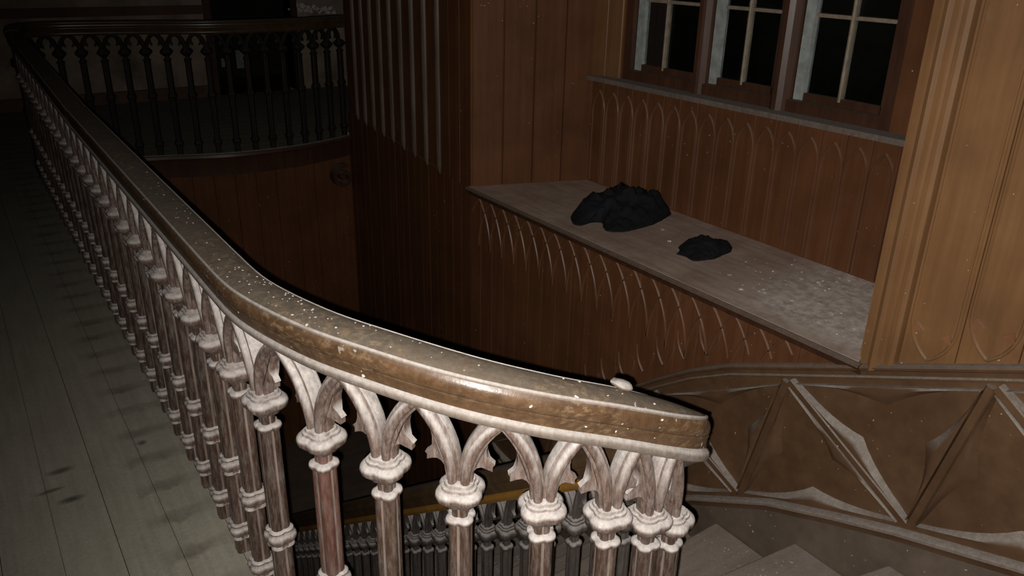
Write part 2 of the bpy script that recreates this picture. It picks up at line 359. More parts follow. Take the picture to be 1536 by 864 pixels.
# --- wall_right: stair wall, upper part right of the window opening
JY = 1.42
def poly_yz(x, P, t): return [Vector((x, y, z)) for y, z in P], (t, 0, 0)
ys = [-1.2, -.4, .2, .905, JY]
P = [(y, cap_z(y) - .03) for y in ys] + [(JY, ZT), (-1.2, ZT)]
mb = MB(); mb.prism(*poly_yz(XW + .016, P, .2))
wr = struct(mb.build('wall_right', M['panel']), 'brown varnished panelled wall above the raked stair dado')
BW = .184
def inv_arch(yc, z0, w, h, x, n=7):
    """pointed arch outline with its tip down: points in the wall plane, going round from the left springing through the tip"""
    a = w / 2; r = (a * a + h * h) / (2 * a); am = math.acos(max(-1, 1 - a / r)); pts = []
    for i in range(n + 1):
        al = am * i / n; pts.append(Vector((x, yc + a - r * (1 - math.cos(al)), z0 + h - r * math.sin(al))))
    return pts
def arch_pts(yc, zs, w, h, x, n=7):
    a = w / 2; r = (a * a + h * h) / (2 * a); am = math.acos(max(-1, 1 - a / r)); L = []; R = []
    for i in range(n + 1):
        al = am * i / n; dy = a - r * (1 - math.cos(al)); z = zs + r * math.sin(al)
        L.append(Vector((x, yc + dy, z))); R.append(Vector((x, yc - dy, z)))
    return L + R[::-1][1:]
ROLL = [(-.007, -.004), (-.0055, .002), (-.0025, .0055), (.0025, .0055), (.0055, .002), (.007, -.004)]
XP = Vector((-1, 0, 0))
k = 0
yc = 1.198
while yc > -1.1:
    # one sunk panel: a board on the wall with a pointed foot, edged by a roll moulding
    zb = cap_z(yc) + .105; y0, y1 = yc - BW / 2 + .012, yc + BW / 2 - .012
    MB().prism([Vector((XW + .004, y0 - .010, cap_z(y0 - .01) - .02)), Vector((XW + .004, y1 + .010, cap_z(y1 + .01) - .02)), Vector((XW + .004, y1 + .010, ZT)), Vector((XW + .004, y0 - .010, ZT))], (.016, 0, 0)).build('wall_board', M['panel'], wr)
    L = inv_arch(yc, zb - .09, BW - .03, .14, XW + .003)
    R = [Vector((p.x, 2 * yc - p.y, p.z)) for p in L]
    path = [Vector((XW + .003, L[0].y, ZT))] + L
    MB().sweep(path, ROLL, XP).build('panel_moulding', M['panel'], wr, angle=40)
    path = [Vector((XW + .003, R[0].y, ZT))] + R
    MB().sweep(path, ROLL, XP).build('panel_moulding', M['panel'], wr, angle=40)
    for s in (-1, 1):
        MB().prism([Vector((XW + .004, yc + s * .058, zb + .035)), Vector((XW + .004, yc + s * .070, zb - .005)), Vector((XW + .004, yc + s * .030, zb + .012))], (-.008, 0, 0)).build('cusp', M['rib'], wr)
    yc -= BW
# moulded architrave of the window opening (three stepped rolls turning into the recess)
arch_prof = [(XW + .02, 1.295), (XW - .012, 1.300), (XW - .022, 1.312), (XW - .022, 1.326), (XW - .008, 1.334), (XW - .010, 1.345), (XW - .026, 1.356), (XW - .030, 1.372),
             (XW - .022, 1.388), (XW - .004, 1.394), (XW - .006, 1.405), (XW - .002, 1.425), (XW + .03, 1.432), (XW + .03, 1.45), (XW + .06, 1.455), (XW + .06, 1.30)]
mb = MB(); mb.loft([[(x, y, cap_z(y) - .02) for x, y in arch_prof], [(x, y, ZT) for x, y in arch_prof]])
mb.build('architrave', M['panel'], wr, angle=30)
# right-hand reveal of the recess
mb = MB(); mb.prism([Vector((XW + .06, 1.30, LEDGE_Z)), Vector((XW + .06, 1.45, LEDGE_Z)), Vector((XV, 1.74, LEDGE_Z)), Vector((XV, 1.40, LEDGE_Z))], (0, 0, ZT - LEDGE_Z))
mb.build('reveal', M['panel'], wr)

# --- lower wall below the ledge, from the dado down the flight
lw_y = [1.40, 1.7, 1.99, 2.208, 2.408, 2.539, 4.17]
P = [(y, -4.0) for y in (.2, 4.17)] + [(4.17, LEDGE_Z - .03), (1.40, LEDGE_Z - .03), (1.40, cap_z(1.4) - .03), (.905, cap_z(.905) - .03), (.2, cap_z(.2) - .03), (.2, -4.0)]
P = [(-1.2, -4.0), (4.17, -4.0), (4.17, LEDGE_Z - .03), (1.40, LEDGE_Z - .03), (1.40, cap_z(1.4) - .03), (.905, cap_z(.905) - .03), (.2, cap_z(.2) - .03), (-1.2, cap_z(-1.2) - .03)]
mb = MB(); mb.prism(*poly_yz(XW + .016, P, .15))
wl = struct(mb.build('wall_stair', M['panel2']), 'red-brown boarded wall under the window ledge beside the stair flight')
BAY = .128
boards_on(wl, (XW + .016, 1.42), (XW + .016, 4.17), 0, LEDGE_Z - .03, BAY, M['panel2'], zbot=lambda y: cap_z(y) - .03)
# interlaced pointed arches below the ledge edge
y = 1.50 + BAY
while y < 4.1:
    zs = LEDGE_Z - .36; floor_z = cap_z(y - BAY) + .01
    A = [p for p in arch_pts(y, zs, BAY * 2, .31, XW - .001, 10)]
    for seg in (A[:11], A[10:]):
        seg = [p for p in seg if p.z > cap_z(p.y) + .005 and 1.44 < p.y < 4.15]
        if len(seg) > 2: MB().sweep(seg, ROLL, XP).build('interlaced_arch', M['rib2'], wl, angle=40)
    # pointed foot of the panel above the raked dado cap
    zf = cap_z(y) + .06
    if zf < zs + .1:
        L = inv_arch(y, zf, BAY - .01, .13, XW - .001)
        for s in (0, 1):
            Q = L if s == 0 else [Vector((p.x, 2 * y - p.y, p.z)) for p in L]
            Q = [p for p in Q if p.z < LEDGE_Z - .05 and p.z > cap_z(p.y)]
            if len(Q) > 2: MB().sweep(Q, ROLL, XP).build('panel_foot', M['rib2'], wl, angle=40)
    y += BAY

# --- raked dado with cusped triangular tracery
dy = [-.6, -.2, .2, .55, .905, 1.15, 1.404, 1.7, 1.99, 2.1, 2.208, 2.3, 2.408, 2.539, 2.8, 3.2, 3.7, 4.16]
cap_prof = [(-.06, -.034), (-.06, 0), (.006, .004), (.020, .0), (.024, -.010), (.020, -.020), (.010, -.026), (.004, -.046), (.014, -.052), (.012, -.062), (-.01, -.066), (-.06, -.066)]
mb = MB(); mb.loft([[(XW - .004 - a, y, cap_z(y) + b) for a, b in cap_prof] for y in dy])
mb.build('dado_cap', M['dado'], wl, angle=35)
mb = MB(); mb.prism([Vector((XW + .010, y, cap_z(y) - .03)) for y in dy] + [Vector((XW + .010, y, string_z(y) + .02)) for y in dy[::-1]], (.02, 0, 0))
mb.build('dado_ground', M['dado'], wl)
str_prof = [(-.03, -.03), (-.03, .018), (.010, .014), (.020, .006), (.023, -.004), (.016, -.012), (.012, -.03), (.010, -.034)]
mb = MB(); mb.loft([[(XW - a, y, string_z(y) + b) for a, b in str_prof] for y in dy])
mb.build('string_moulding', M['dado_trac'], wl, angle=35)
mb = MB(); mb.prism([Vector((XW - .006, y, string_z(y) - .02)) for y in dy] + [Vector((XW - .006, y, string_z(y) - .62)) for y in dy[::-1]], (.03, 0, 0))
mb.build('stair_skirting', M['skirt'], wl)
def top_z(y): return cap_z(y) - .068
def bot_z(y): return string_z(y) + .034
PER = .74
def tri_tracery(name, A, B, C, inset=.020):
    """cusped triangle: moulded ring between the outer triangle and its cusped inner outline"""
    T = [Vector(v) for v in (A, B, C)]; cen = (T[0] + T[1] + T[2]) / 3
    # shrink
    area = (T[1] - T[0]).cross(T[2] - T[0]).length / 2; per = sum((T[(i + 1) % 3] - T[i]).length for i in range(3)); r = 2 * area / per
    inc = sum(((T[i] * (T[(i + 2) % 3] - T[(i + 1) % 3]).length) for i in range(3)), Vector()) / per
    k = max(.3, 1 - inset / r); O = [inc + (t - inc) * k for t in T]
    outer = []; inner = []; n = 14
    for i in range(3):
        P_, Q = O[i], O[(i + 1) % 3]; L = (Q - P_).length; d = (Q - P_) / L; nn = (inc - (P_ + Q) / 2); nn -= d * nn.dot(d); hgt = min(nn.length * .40, L * .15); nn.normalize()
        for j in range(n):
            t = j / n; outer.append(P_ + (Q - P_) * t)
            s = t * 2 if t <= .5 else (1 - t) * 2          # 0 at corner, 1 at the cusp
            inner.append(P_ + (Q - P_) * t + nn * (.004 + hgt * s ** 2.6 + .006 * math.sin(math.pi * s)))
    m2 = len(outer); X0, X1 = XW + .012, XW - .012
    def at(p, x): return Vector((x, p.y, p.z))
    ring1 = [at(p, X1) for p in outer]; ring2 = [at(p.lerp(q, .35), X1 - .004) for p, q in zip(outer, inner)]
    ring3 = [at(p.lerp(q, .6), X1 + .003) for p, q in zip(outer, inner)]; ring4 = [at(q, X0) for q in inner]; ring5 = [at(p, X0) for p in outer]
    rings = [ring5, ring1, ring2, ring3, ring4]
    b = MB(); V = [v for rr in rings for v in rr]; F = []
    for a in range(5):
        a2 = (a + 1) % 5
        for i in range(m2):
            j = (i + 1) % m2; F.append((a * m2 + i, a * m2 + j, a2 * m2 + j, a2 * m2 + i))
    b.add(V, F); return b.build(name, M['dado_trac'], wl, angle=45)
def strut(P_, Q):
    P_, Q = Vector(P_), Vector(Q); d = (Q - P_).normalized(); P_, Q = P_ + d * .014, Q - d * .014; s = Vector((0, -d.z, d.y)) * .017
    b = MB(); X0, X1 = XW + .014, XW - .008
    rings = []
    for p in (P_, Q):
        rings.append([Vector((X0, 0, 0)) + Vector((0, p.y, p.z)) + s * 1.25, Vector((X1, p.y, p.z)) + s, Vector((X1 - .006, p.y, p.z)) + s * .7, Vector((X1 - .006, p.y, p.z)) - s * .7, Vector((X1, p.y, p.z)) - s, Vector((X0, p.y, p.z)) - s * 1.25])
    b.loft(rings).build('dado_strut', M['dado'], wl, angle=40)
for k in range(-2, 4):
    yt = 1.71 + PER * k; yb = yt - .60; yb2 = yb + PER; yt0 = yt - PER
    T = (0, yt, top_z(yt)); Bm = (0, yb, bot_z(yb)); T2 = (0, yt0, top_z(yt0)); B2 = (0, yb2, bot_z(yb2))
    if yb2 > 4.15: continue
    strut(T, Bm); strut(T, B2)
    tri_tracery('cusped_triangle', T, Bm, T2)
    tri_tracery('cusped_triangle', B2, Bm, T)

# --- splayed fluted wall beyond the recess
A, B = FLUTE_A, FLUTE_B; d = (B - A).normalized(); n = Vector((-d.y, d.x, 0))
mb = MB(); mb.prism([A - n * .016, B - n * .016, B - n * .2, A - n * .2], (0, 0, ZT + 4)); 
for v in mb.V: v.z -= 4
wf = struct(mb.build('wall_fluted', M['panel2']), 'dark red-brown wall of tall upright flutes between window recess and far balcony')
boards_on(wf, A - n * .016, B - n * .016, -4, .20, .15, M['panel2'])
boards_on(wf, A - n * .016, A + d * .52 - n * .016, .20, ZT, .16, M['panel2'])
L = (B - A).length; s = .52
while s < L - .24:
    c = A + d * s; pr = [(-.020, -.016), (-.018, .006), (-.010, .020), (.0, .025), (.010, .020), (.018, .006), (.020, -.016)]
    ra = [c + d * a + n * b + Vector((0, 0, .24)) for a, b in pr]; rb = [c + d * a + n * b + Vector((0, 0, ZT)) for a, b in pr]
    rp = [c + d * a * .4 + n * b * .3 + Vector((0, 0, .18)) for a, b in pr]
    MB().loft([rp, ra, rb]).build('flute_fillet', M['fillet'], wf, angle=50)
    fp_ = [(-.122, -.016), (-.122, -.001), (-.08, -.0015), (-.03, -.003), (.03, -.003), (.08, -.0015), (.122, -.001), (.122, -.016)]
    c2 = c + d * .1225
    MB().loft([[c2 + d * a * .98 + n * b + Vector((0, 0, z)) for a, b in fp_] for z in (.205, ZT)]).build('flute', M['panel2'], wf, angle=50)
    s += .245
# splayed left reveal of the recess
ra = (2.585, 4.17); rb_ = (XV + .016, 3.92)
A2, B2 = Vector((*ra, 0)), Vector((*rb_, 0)); d2 = (B2 - A2).normalized(); n2 = Vector((-d2.y, d2.x, 0))
mb = MB(); mb.prism([A2 - n2 * -.0, B2, B2 + n2 * .12, A2 + n2 * .12], (0, 0, ZT - LEDGE_Z))
for v in mb.V: v.z += LEDGE_Z
wj = struct(mb.build('wall_reveal', M['panel2']), 'splayed brown boarded reveal at the far end of the window ledge')
boards_on(wj, rb_, ra, LEDGE_Z, ZT, .19, M['panel2'], gap=.006)

# --- window wall of the recess
WZ0, WZ1 = .885, 2.55
WY0, WY1 = 1.93, 3.66
mb = MB(); mb.box(XV + .016, XV + .2, 1.40, 4.0, LEDGE_Z - .05, WZ0); mb.box(XV + .016, XV + .2, WY1, 4.0, WZ0, ZT); mb.box(XV + .016, XV + .2, 1.40, WY0, WZ0, ZT); mb.box(XV + .016, XV + .2, WY0, WY1, WZ1, ZT)
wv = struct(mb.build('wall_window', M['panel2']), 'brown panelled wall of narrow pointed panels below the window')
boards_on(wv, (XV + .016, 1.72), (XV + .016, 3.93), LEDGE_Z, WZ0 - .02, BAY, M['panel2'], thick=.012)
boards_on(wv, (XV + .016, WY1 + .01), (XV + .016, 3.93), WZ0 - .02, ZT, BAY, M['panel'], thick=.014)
y = 1.72 + BAY / 2
while y < 3.9:
    A_ = arch_pts(y, WZ0 - .20, BAY - .02, .12, XV - .0, 6)
    A_ = [Vector((XV, A_[0].y, LEDGE_Z + .01))] + A_ + [Vector((XV, A_[-1].y, LEDGE_Z + .01))]
    MB().sweep(A_, ROLL, XP).build('pointed_panel_moulding', M['rib2'], wv, angle=40)
    y += BAY

# --- window
wn = struct(bpy.data.objects.new('window_1', None), 'three-light casement window with pale stiles and dark red mullions'); COL.objects.link(wn); wn.location = (XV, 2.8, WZ0)
def wpart(b, name, mat, parent=wn, angle=None):
    o = b.build(name, mat, None, angle=angle); o.parent = parent
    off = parent.matrix_world.translation if parent.type != 'EMPTY' else Vector((XV, 2.8, WZ0))
    if parent is wn: o.matrix_parent_inverse = Matrix.Translation(-Vector((XV, 2.8, WZ0)))
    return o
wpart(MB().prism([Vector((XV - .085, 1.76, WZ0 - .012)), Vector((XV - .085, 3.86, WZ0 - .012)), Vector((XV + .1, 3.70, WZ0 - .012)), Vector((XV + .1, 1.86, WZ0 - .012))], (0, 0, .026)), 'window_sill', M['bead'])
GX = XV + .075
frm = MB()
for y0, y1 in ((WY0, WY0 + .06), (WY1 - .06, WY1)): frm.box(XV + .02, XV + .13, y0, y1, WZ0 + .0701, WZ1 - .0601)
frm.box(XV + .02, XV + .13, WY0, WY1, WZ0 + .014, WZ0 + .07); frm.box(XV + .02, XV + .13, WY0, WY1, WZ1 - .06, WZ1)
wpart(frm, 'window_frame', M['frame'])
for y0, y1 in ((2.475, 2.585), (3.02, 3.10)):
    pr = [(XV + .13, y0), (XV + .13, y1), (XV + .03, y1), (XV + .005, y1 - .02), (XV - .01, (y0 + y1) / 2 + .012), (XV - .01, (y0 + y1) / 2 - .012), (XV + .005, y0 + .02), (XV + .03, y0)]
    wpart(MB().loft([[(a, b, WZ0 + .014) for a, b in pr], [(a, b, WZ1) for a, b in pr]]), 'mullion', M['frame'])
for (y0, y1, bar) in ((1.995, 2.47, 2.225), (2.59, 3.015, 2.80), (3.105, 3.595, 3.37)):
    z0, z1 = WZ0 + .072, WZ1 - .062
    cs = wpart(MB().box(GX - .018, GX + .018, y0, y0 + .02, z0, z1).box(GX - .018, GX + .018, y0, y1, z0, z0 + .035).box(GX - .018, GX + .018, y0, y1, z1 - .04, z1), 'casement', M['frame'])
    sb = MB().box(GX - .022, GX + .02, y1 - .052, y1, z0, z1); o = sb.build('stile', M['paint'], cs)
    o.matrix_parent_inverse = Matrix.Identity(4)
    b = MB(); pr = [(GX - .018, bar - .008), (GX - .022, bar), (GX - .018, bar + .008), (GX + .012, bar + .010), (GX + .012, bar - .010)]
    b.loft([[(a, c, z0 + .02) for a, c in pr], [(a, c, z1 - .02) for a, c in pr]]).build('muntin', M['muntin'], cs)
    zz = 1.345
    while zz < z1 - .1:
        pr = [(GX - .016, zz - .008), (GX - .020, zz), (GX - .016, zz + .008), (GX + .012, zz + .010), (GX + .012, zz - .010)]
        b = MB(); b.loft([[(a, y0 + .01, c) for a, c in pr], [(a, y1 - .06, c) for a, c in pr]]).build('muntin', M['muntin'], cs); zz += .40
    zs_ = [z0 + .035] + [q for q in (1.345, 1.745, 2.145) if q < z1 - .1] + [z1 - .04]
    for za, zb in zip(zs_, zs_[1:]):
        for ya, yb in ((y0 + .02, bar - .008), (bar + .008, y1 - .06)):
            MB().box(GX - .003, GX + .001, ya, yb, za, zb).build('pane', M['glass'], cs)
# black sheet added behind the glass, stands in for night darkness
mb = MB(); mb.box(XV + .75, XV + .77, 1.7, 4.0, .6, 2.8)
struct(mb.build('night_sheet', M['darkness']), 'black sheet added for the night darkness seen through the window glass')

# --- ledge
lg = tag(new_obj('window_ledge', None), 'deep dusty wooden ledge below the casement window', 'ledge'); lg.location = (XW, 2.8, LEDGE_Z)
def lpart(b, name, mat, **kw):
    o = b.build(name, mat, lg, **kw); o.matrix_parent_inverse = Matrix.Translation(-Vector((XW, 2.8, LEDGE_Z))); return o
lpart(MB().prism([Vector((XW - .012, 1.425, LEDGE_Z - .028)), Vector((XW - .012, 4.165, LEDGE_Z - .028)), Vector((2.60, 4.165, LEDGE_Z - .028)), Vector((XV + .016, 3.92, LEDGE_Z - .028)), Vector((XV + .016, 1.74, LEDGE_Z - .028)), Vector((XW + .08, 1.455, LEDGE_Z - .028))], (0, 0, .028)), 'ledge_top', M['ledge'])
npf = [(0, -.028), (-.002, -.002), (-.012, .001), (-.024, -.003), (-.030, -.012), (-.026, -.022), (-.014, -.028), (-.010, -.045), (0, -.05)]
lpart(MB().loft([[(XW - .010 + a, y, LEDGE_Z + b) for a, b in npf] for y in (1.41, 4.165)]), 'ledge_nosing', M['frame'], angle=35)

# --- rear landing: far wall with dark doorway, wall under the balcony, left and near closures, ceiling
DX0, DX1 = 2.52, 3.42
mb = MB(); mb.box(-1.7, DX0, 9.5, 9.7, -.2, ZT); mb.box(DX1, 4.6, 9.5, 9.7, -.2, ZT); mb.box(DX0, DX1, 9.5, 9.7, 2.1, ZT)
wb = struct(mb.build('wall_back', M['stone']), 'dim flaking plaster wall at the far end of the landing')
mb = MB(); mb.box(.5, 2.5, 9.46, 9.5, .88, .97); mb.build('wall_band', M['redwall'], wb)
mb = MB(); mb.box(-1.7, 2.5, 9.46, 9.5, 0, .12); mb.build('skirting_board', M['redwall'], wb)
rnd = random.Random(3)
b = MB()
for i in range(16):
    cx, cz = 3.44 + .52 * i / 15, .93 - .06 * i / 15 + rnd.uniform(-.03, .03); q = [(cx + rnd.uniform(.01, .05) * math.cos(t) , cz + rnd.uniform(.015, .04) * math.sin(t)) for t in (0, 1.2, 2.3, 3.4, 4.5, 5.4)]
    b.prism([Vector((x, 9.5, z)) for x, z in q], (0, -.006, 0))
b.build('bare_plaster_patch', M['plaster'], wb)
dr = struct(new_obj('door_1', None), 'dark open doorway in the far wall of the landing'); dr.location = (2.97, 9.5, 0)
for nm, bx in (('door_jamb', (DX0 - .07, DX0, 9.44, 9.72, 0, 2.17)), ('door_jamb', (DX1, DX1 + .07, 9.44, 9.72, 0, 2.17)), ('door_head', (DX0, DX1, 9.44, 9.72, 2.1, 2.17))):
    o = MB().box(*bx).build(nm, M['frame'], dr); o.matrix_parent_inverse = Matrix.Translation(-dr.location)
mb = MB(); mb.box(1.6, 4.8, 12.05, 12.15, -.3, ZT); mb.box(1.6, 1.7, 9.7, 12.1, -.3, ZT); mb.box(4.8, 4.9, 9.7, 12.1, -.3, ZT); mb.box(1.6, 4.9, 9.7, 12.1, -.3, -.2)
struct(mb.build('wall_room', M['darkness']), 'dark room beyond the doorway')
w2 = struct(new_obj('window_2', None), 'small panes with a painted pale reflection in the dark room beyond the doorway'); w2.location = (3.5, 12.05, 0)
for (x0, x1, z0, z1) in ((3.49, 3.66, -.07, .18), (3.275, 3.36, -.04, .08)):
    o = MB().box(x0, x1, 12.03, 12.05, z0, z1).build('pane', M['paint'], w2); o.matrix_parent_inverse = Matrix.Translation(-w2.location)  # pale light on these panes is put into an opaque grey colour
mb = MB(); mb.box(.30, 3.1, 7.02, 7.2, -4.0, -.03)
wu = struct(mb.build('wall_lower', M['panel2']), 'dark boarded wall below the far balcony')
boards_on(wu, (2.99, 7.02), (.47, 7.02), -4.0, -.2, .18, M['panel2'])
for v in wu.children:
    pass
mb = MB(); mb.box(.25, .45, 1.3, 7.2, -4.0, -.2); struct(mb.build('wall_well', M['panel2']), 'dark wall of the stairwell under the landing')
mb = MB(); mb.box(-1.9, -1.7, -1.2, 9.7, -.2, ZT); struct(mb.build('wall_left', M['stone']), 'dark wall on the far side of the landing')
mb = MB(); mb.box(-1.9, 2.8, -1.4, -1.2, -.2, ZT); struct(mb.build('wall_near', M['stone']), 'wall behind the landing')
mb = MB(); mb.box(3.18, 4.6, 6.98, 7.1, -.03, ZT); mb.box(4.6, 4.8, 6.98, 9.7, -.2, ZT); struct(mb.build('wall_side', M['redwall']), 'side wall of the rear landing')
mb = MB(); mb.box(-1.9, 4.8, -1.4, 12.2, ZT, ZT + .1); struct(mb.build('ceiling', M['stone']), 'dim plaster ceiling over the stairwell')

mb = MB(); mb.box(.2, 3.2, -1.2, 7.2, -3.4, -3.13); struct(mb.build('floor_lower', M['skirt']), 'dark floor at the foot of the stairwell')
mb = MB(); mb.box(.2, 3.0, -1.4, -1.2, -4.0, -.03); struct(mb.build('wall_under', M['panel2']), 'dark wall below the near landing')
# ------------------------------------------------------------------ stairs
st = empty('staircase', 'dusty wooden winding stair descending beside the traceried dado', 'stairs', (1.9, 1.9, -.87))
SI = Matrix.Translation(-Vector((1.9, 1.9, -.87)))
for k in range(1, 18):
    (ax, ay), (bx, by) = NOSE[k]; (cx, cy), (dx_, dy_) = NOSE[k - 1]; z = -RISE * k
    # the tread runs from its own nosing (far edge) back under the riser of the step above
    d = Vector((bx - ax, by - ay, 0)).normalized(); nn = Vector((-d.y, d.x, 0)) * .022
    bx, dx_ = bx - .008, dx_ - .008
    P = [Vector((ax, ay, z - .034)) + nn, Vector((bx, by, z - .034)) + nn, Vector((dx_, dy_ - .03, z - .034)), Vector((cx, cy - .03, z - .034))]
    if k == 1: P.insert(3, Vector((1.03, .92, z - .034)))
    o = MB().prism(P, (0, 0, .034)).build('tread', M['tread'], st); o.matrix_parent_inverse = SI
    bv = o.modifiers.new('edge', 'BEVEL'); bv.width = .008; bv.segments = 2
    P = [Vector((ax, ay, z - .034)), Vector((bx, by, z - .034)), Vector((bx, by - .02, z - .034)), Vector((ax, ay - .02, z - .034))]
    o = MB().prism(P, (0, 0, -RISE + .034)).build('riser', M['skirt'], st); o.matrix_parent_inverse = SI
spts = [(.70, 1.06, 0), (.79, 1.013, -.07), (.925, .968, -.12), (1.03, .950, -.165), (1.105, .952, -.21), (1.150, .978, -.25), (1.165, 1.08, -.34), (1.165, 1.90, -.95), (1.165, 4.66, -3.03)]
mb = MB(); rings = []
for i, p in enumerate(spts):
    a = Vector(spts[max(0, i - 1)]); b_ = Vector(spts[min(len(spts) - 1, i + 1)]); t = (b_ - a); t.z = 0; t.normalize(); s = Vector((t.y, -t.x, 0)) * .022; v = Vector(p) + Vector((0, 0, .06))
    rings.append([v - s, v + s, v + s - Vector((0, 0, .42)), v - s - Vector((0, 0, .42))])
mb.loft(rings); o = mb.build('inner_string', M['dark_rail'], st); o.matrix_parent_inverse = SI

# ------------------------------------------------------------------ balustrades
def quat(r, d, q, rot, n=40, fillet=None):
    out = []
    for i in range(n):
        th = 2 * math.pi * i / n; ph = (th + math.pi / 4) % (math.pi / 2) - math.pi / 4
        rho = d * math.cos(ph) + math.sqrt(max(0, q * q - (d * math.sin(ph)) ** 2))
        if fillet and abs(abs(ph) - math.pi / 4) < .10: rho = fillet
        out.append((r * rho * math.cos(th + rot), r * rho * math.sin(th + rot)))
    return out
ROT = math.pi / 4
def lathe_quat(levels, n=32):
    """levels: (z, radius, lobe depth d) with q = 1 - d"""
    b = MB(); b.loft([[Vector((x, y, z)) for x, y in quat(r, d, 1 - d, ROT, n)] for z, r, d in levels]); return b
CAPITAL = [(-.030, .024, .45), (-.027, .031, .45), (-.021, .033, .44), (-.016, .041, .43), (-.007, .0505, .41), (.002, .0525, .41), (.009, .0500, .40), (.014, .044, .38), (.015, .0395, .38), (.020, .0385, .38), (.0215, .033, .38), (.027, .0315, .38), (.030, .022, .4)]
COLLAR = [(-.010, .024, .45), (-.006, .030, .45), (.0, .0325, .45), (.006, .030, .45), (.009, .022, .45)]
RING = [(-.030, .025, .45), (-.024, .033, .45), (-.016, .030, .45), (-.008, .037, .43), (.002, .040, .42), (.010, .037, .42), (.016, .032, .42), (.022, .033, .42), (.027, .027, .45)]
MESHES = {}
def part_mesh(key, levels, mat):
    if key not in MESHES:
        b = lathe_quat(levels); me = mesh(key[0], b.V, b.F, True)
        bm = bmesh.new(); bm.from_mesh(me)
        for e in bm.edges:
            if len(e.link_faces) == 2 and e.calc_face_angle(0) > math.radians(50): e.smooth = False
        bm.to_mesh(me); bm.free(); me.materials.append(mat); MESHES[key] = me
    return MESHES[key]
def shaft_mesh(key, L, mats):
    kk = (key, round(L, 3))
    if kk in MESHES: return MESHES[kk]
    n = 48; b = MB()
    def ringz(z, r): return [Vector((x, y, z)) for x, y in quat(r, .45, .55, ROT, n, .80)]
    b.loft([ringz(-L, .0255), ringz(-.062, .0255), ringz(-.055, .0185), ringz(.0, .0185)])
    me = bpy.data.meshes.new('baluster'); me.from_pydata([tuple(v) for v in b.V], [], b.F); me.update()
    for mm in mats: me.materials.append(mm)
    for p in me.polygons:
        c = p.center; th = (math.atan2(c.y, c.x) - ROT) % (2 * math.pi); ph = (th + math.pi / 4) % (math.pi / 2) - math.pi / 4
        if abs(abs(ph) - math.pi / 4) < .07 and abs(p.normal.z) < .5: p.material_index = 1
    MESHES[kk] = me; return me
RIBH = [(.0165, .010), (.0155, .0135), (.0095, .0145), (.0105, .020), (.008, .0255), (.003, .0285), (-.003, .0285), (-.008, .0255), (-.0105, .020), (-.0095, .0145), (-.0155, .0135), (-.0165, .010)]
RIB = RIBH + [(-a, -b) for a, b in RIBH]
def arclen(path):
    s = [0.0]
    for a, b in zip(path, path[1:]): s.append(s[-1] + (b - a).length)
    return s
def at_s(path, S, s):
    s = min(max(s, 0), S[-1])
    for i in range(len(S) - 1):
        if S[i] <= s <= S[i + 1]:
            return path[i].lerp(path[i + 1], (s - S[i]) / max(1e-9, S[i + 1] - S[i]))
    return path[-1].copy()
def nearest_s(path, S, xy):
    best = (1e9, 0)
    for i in range(len(path) - 1):
        a, b = path[i].xy, path[i + 1].xy; d = b - a; t = max(0, min(1, (Vector(xy) - a).dot(d) / max(1e-9, d.length_squared)))
        e = (a + d * t - Vector(xy)).length
        if e < best[0]: best = (e, S[i] + t * (S[i + 1] - S[i]))
    return best[1]
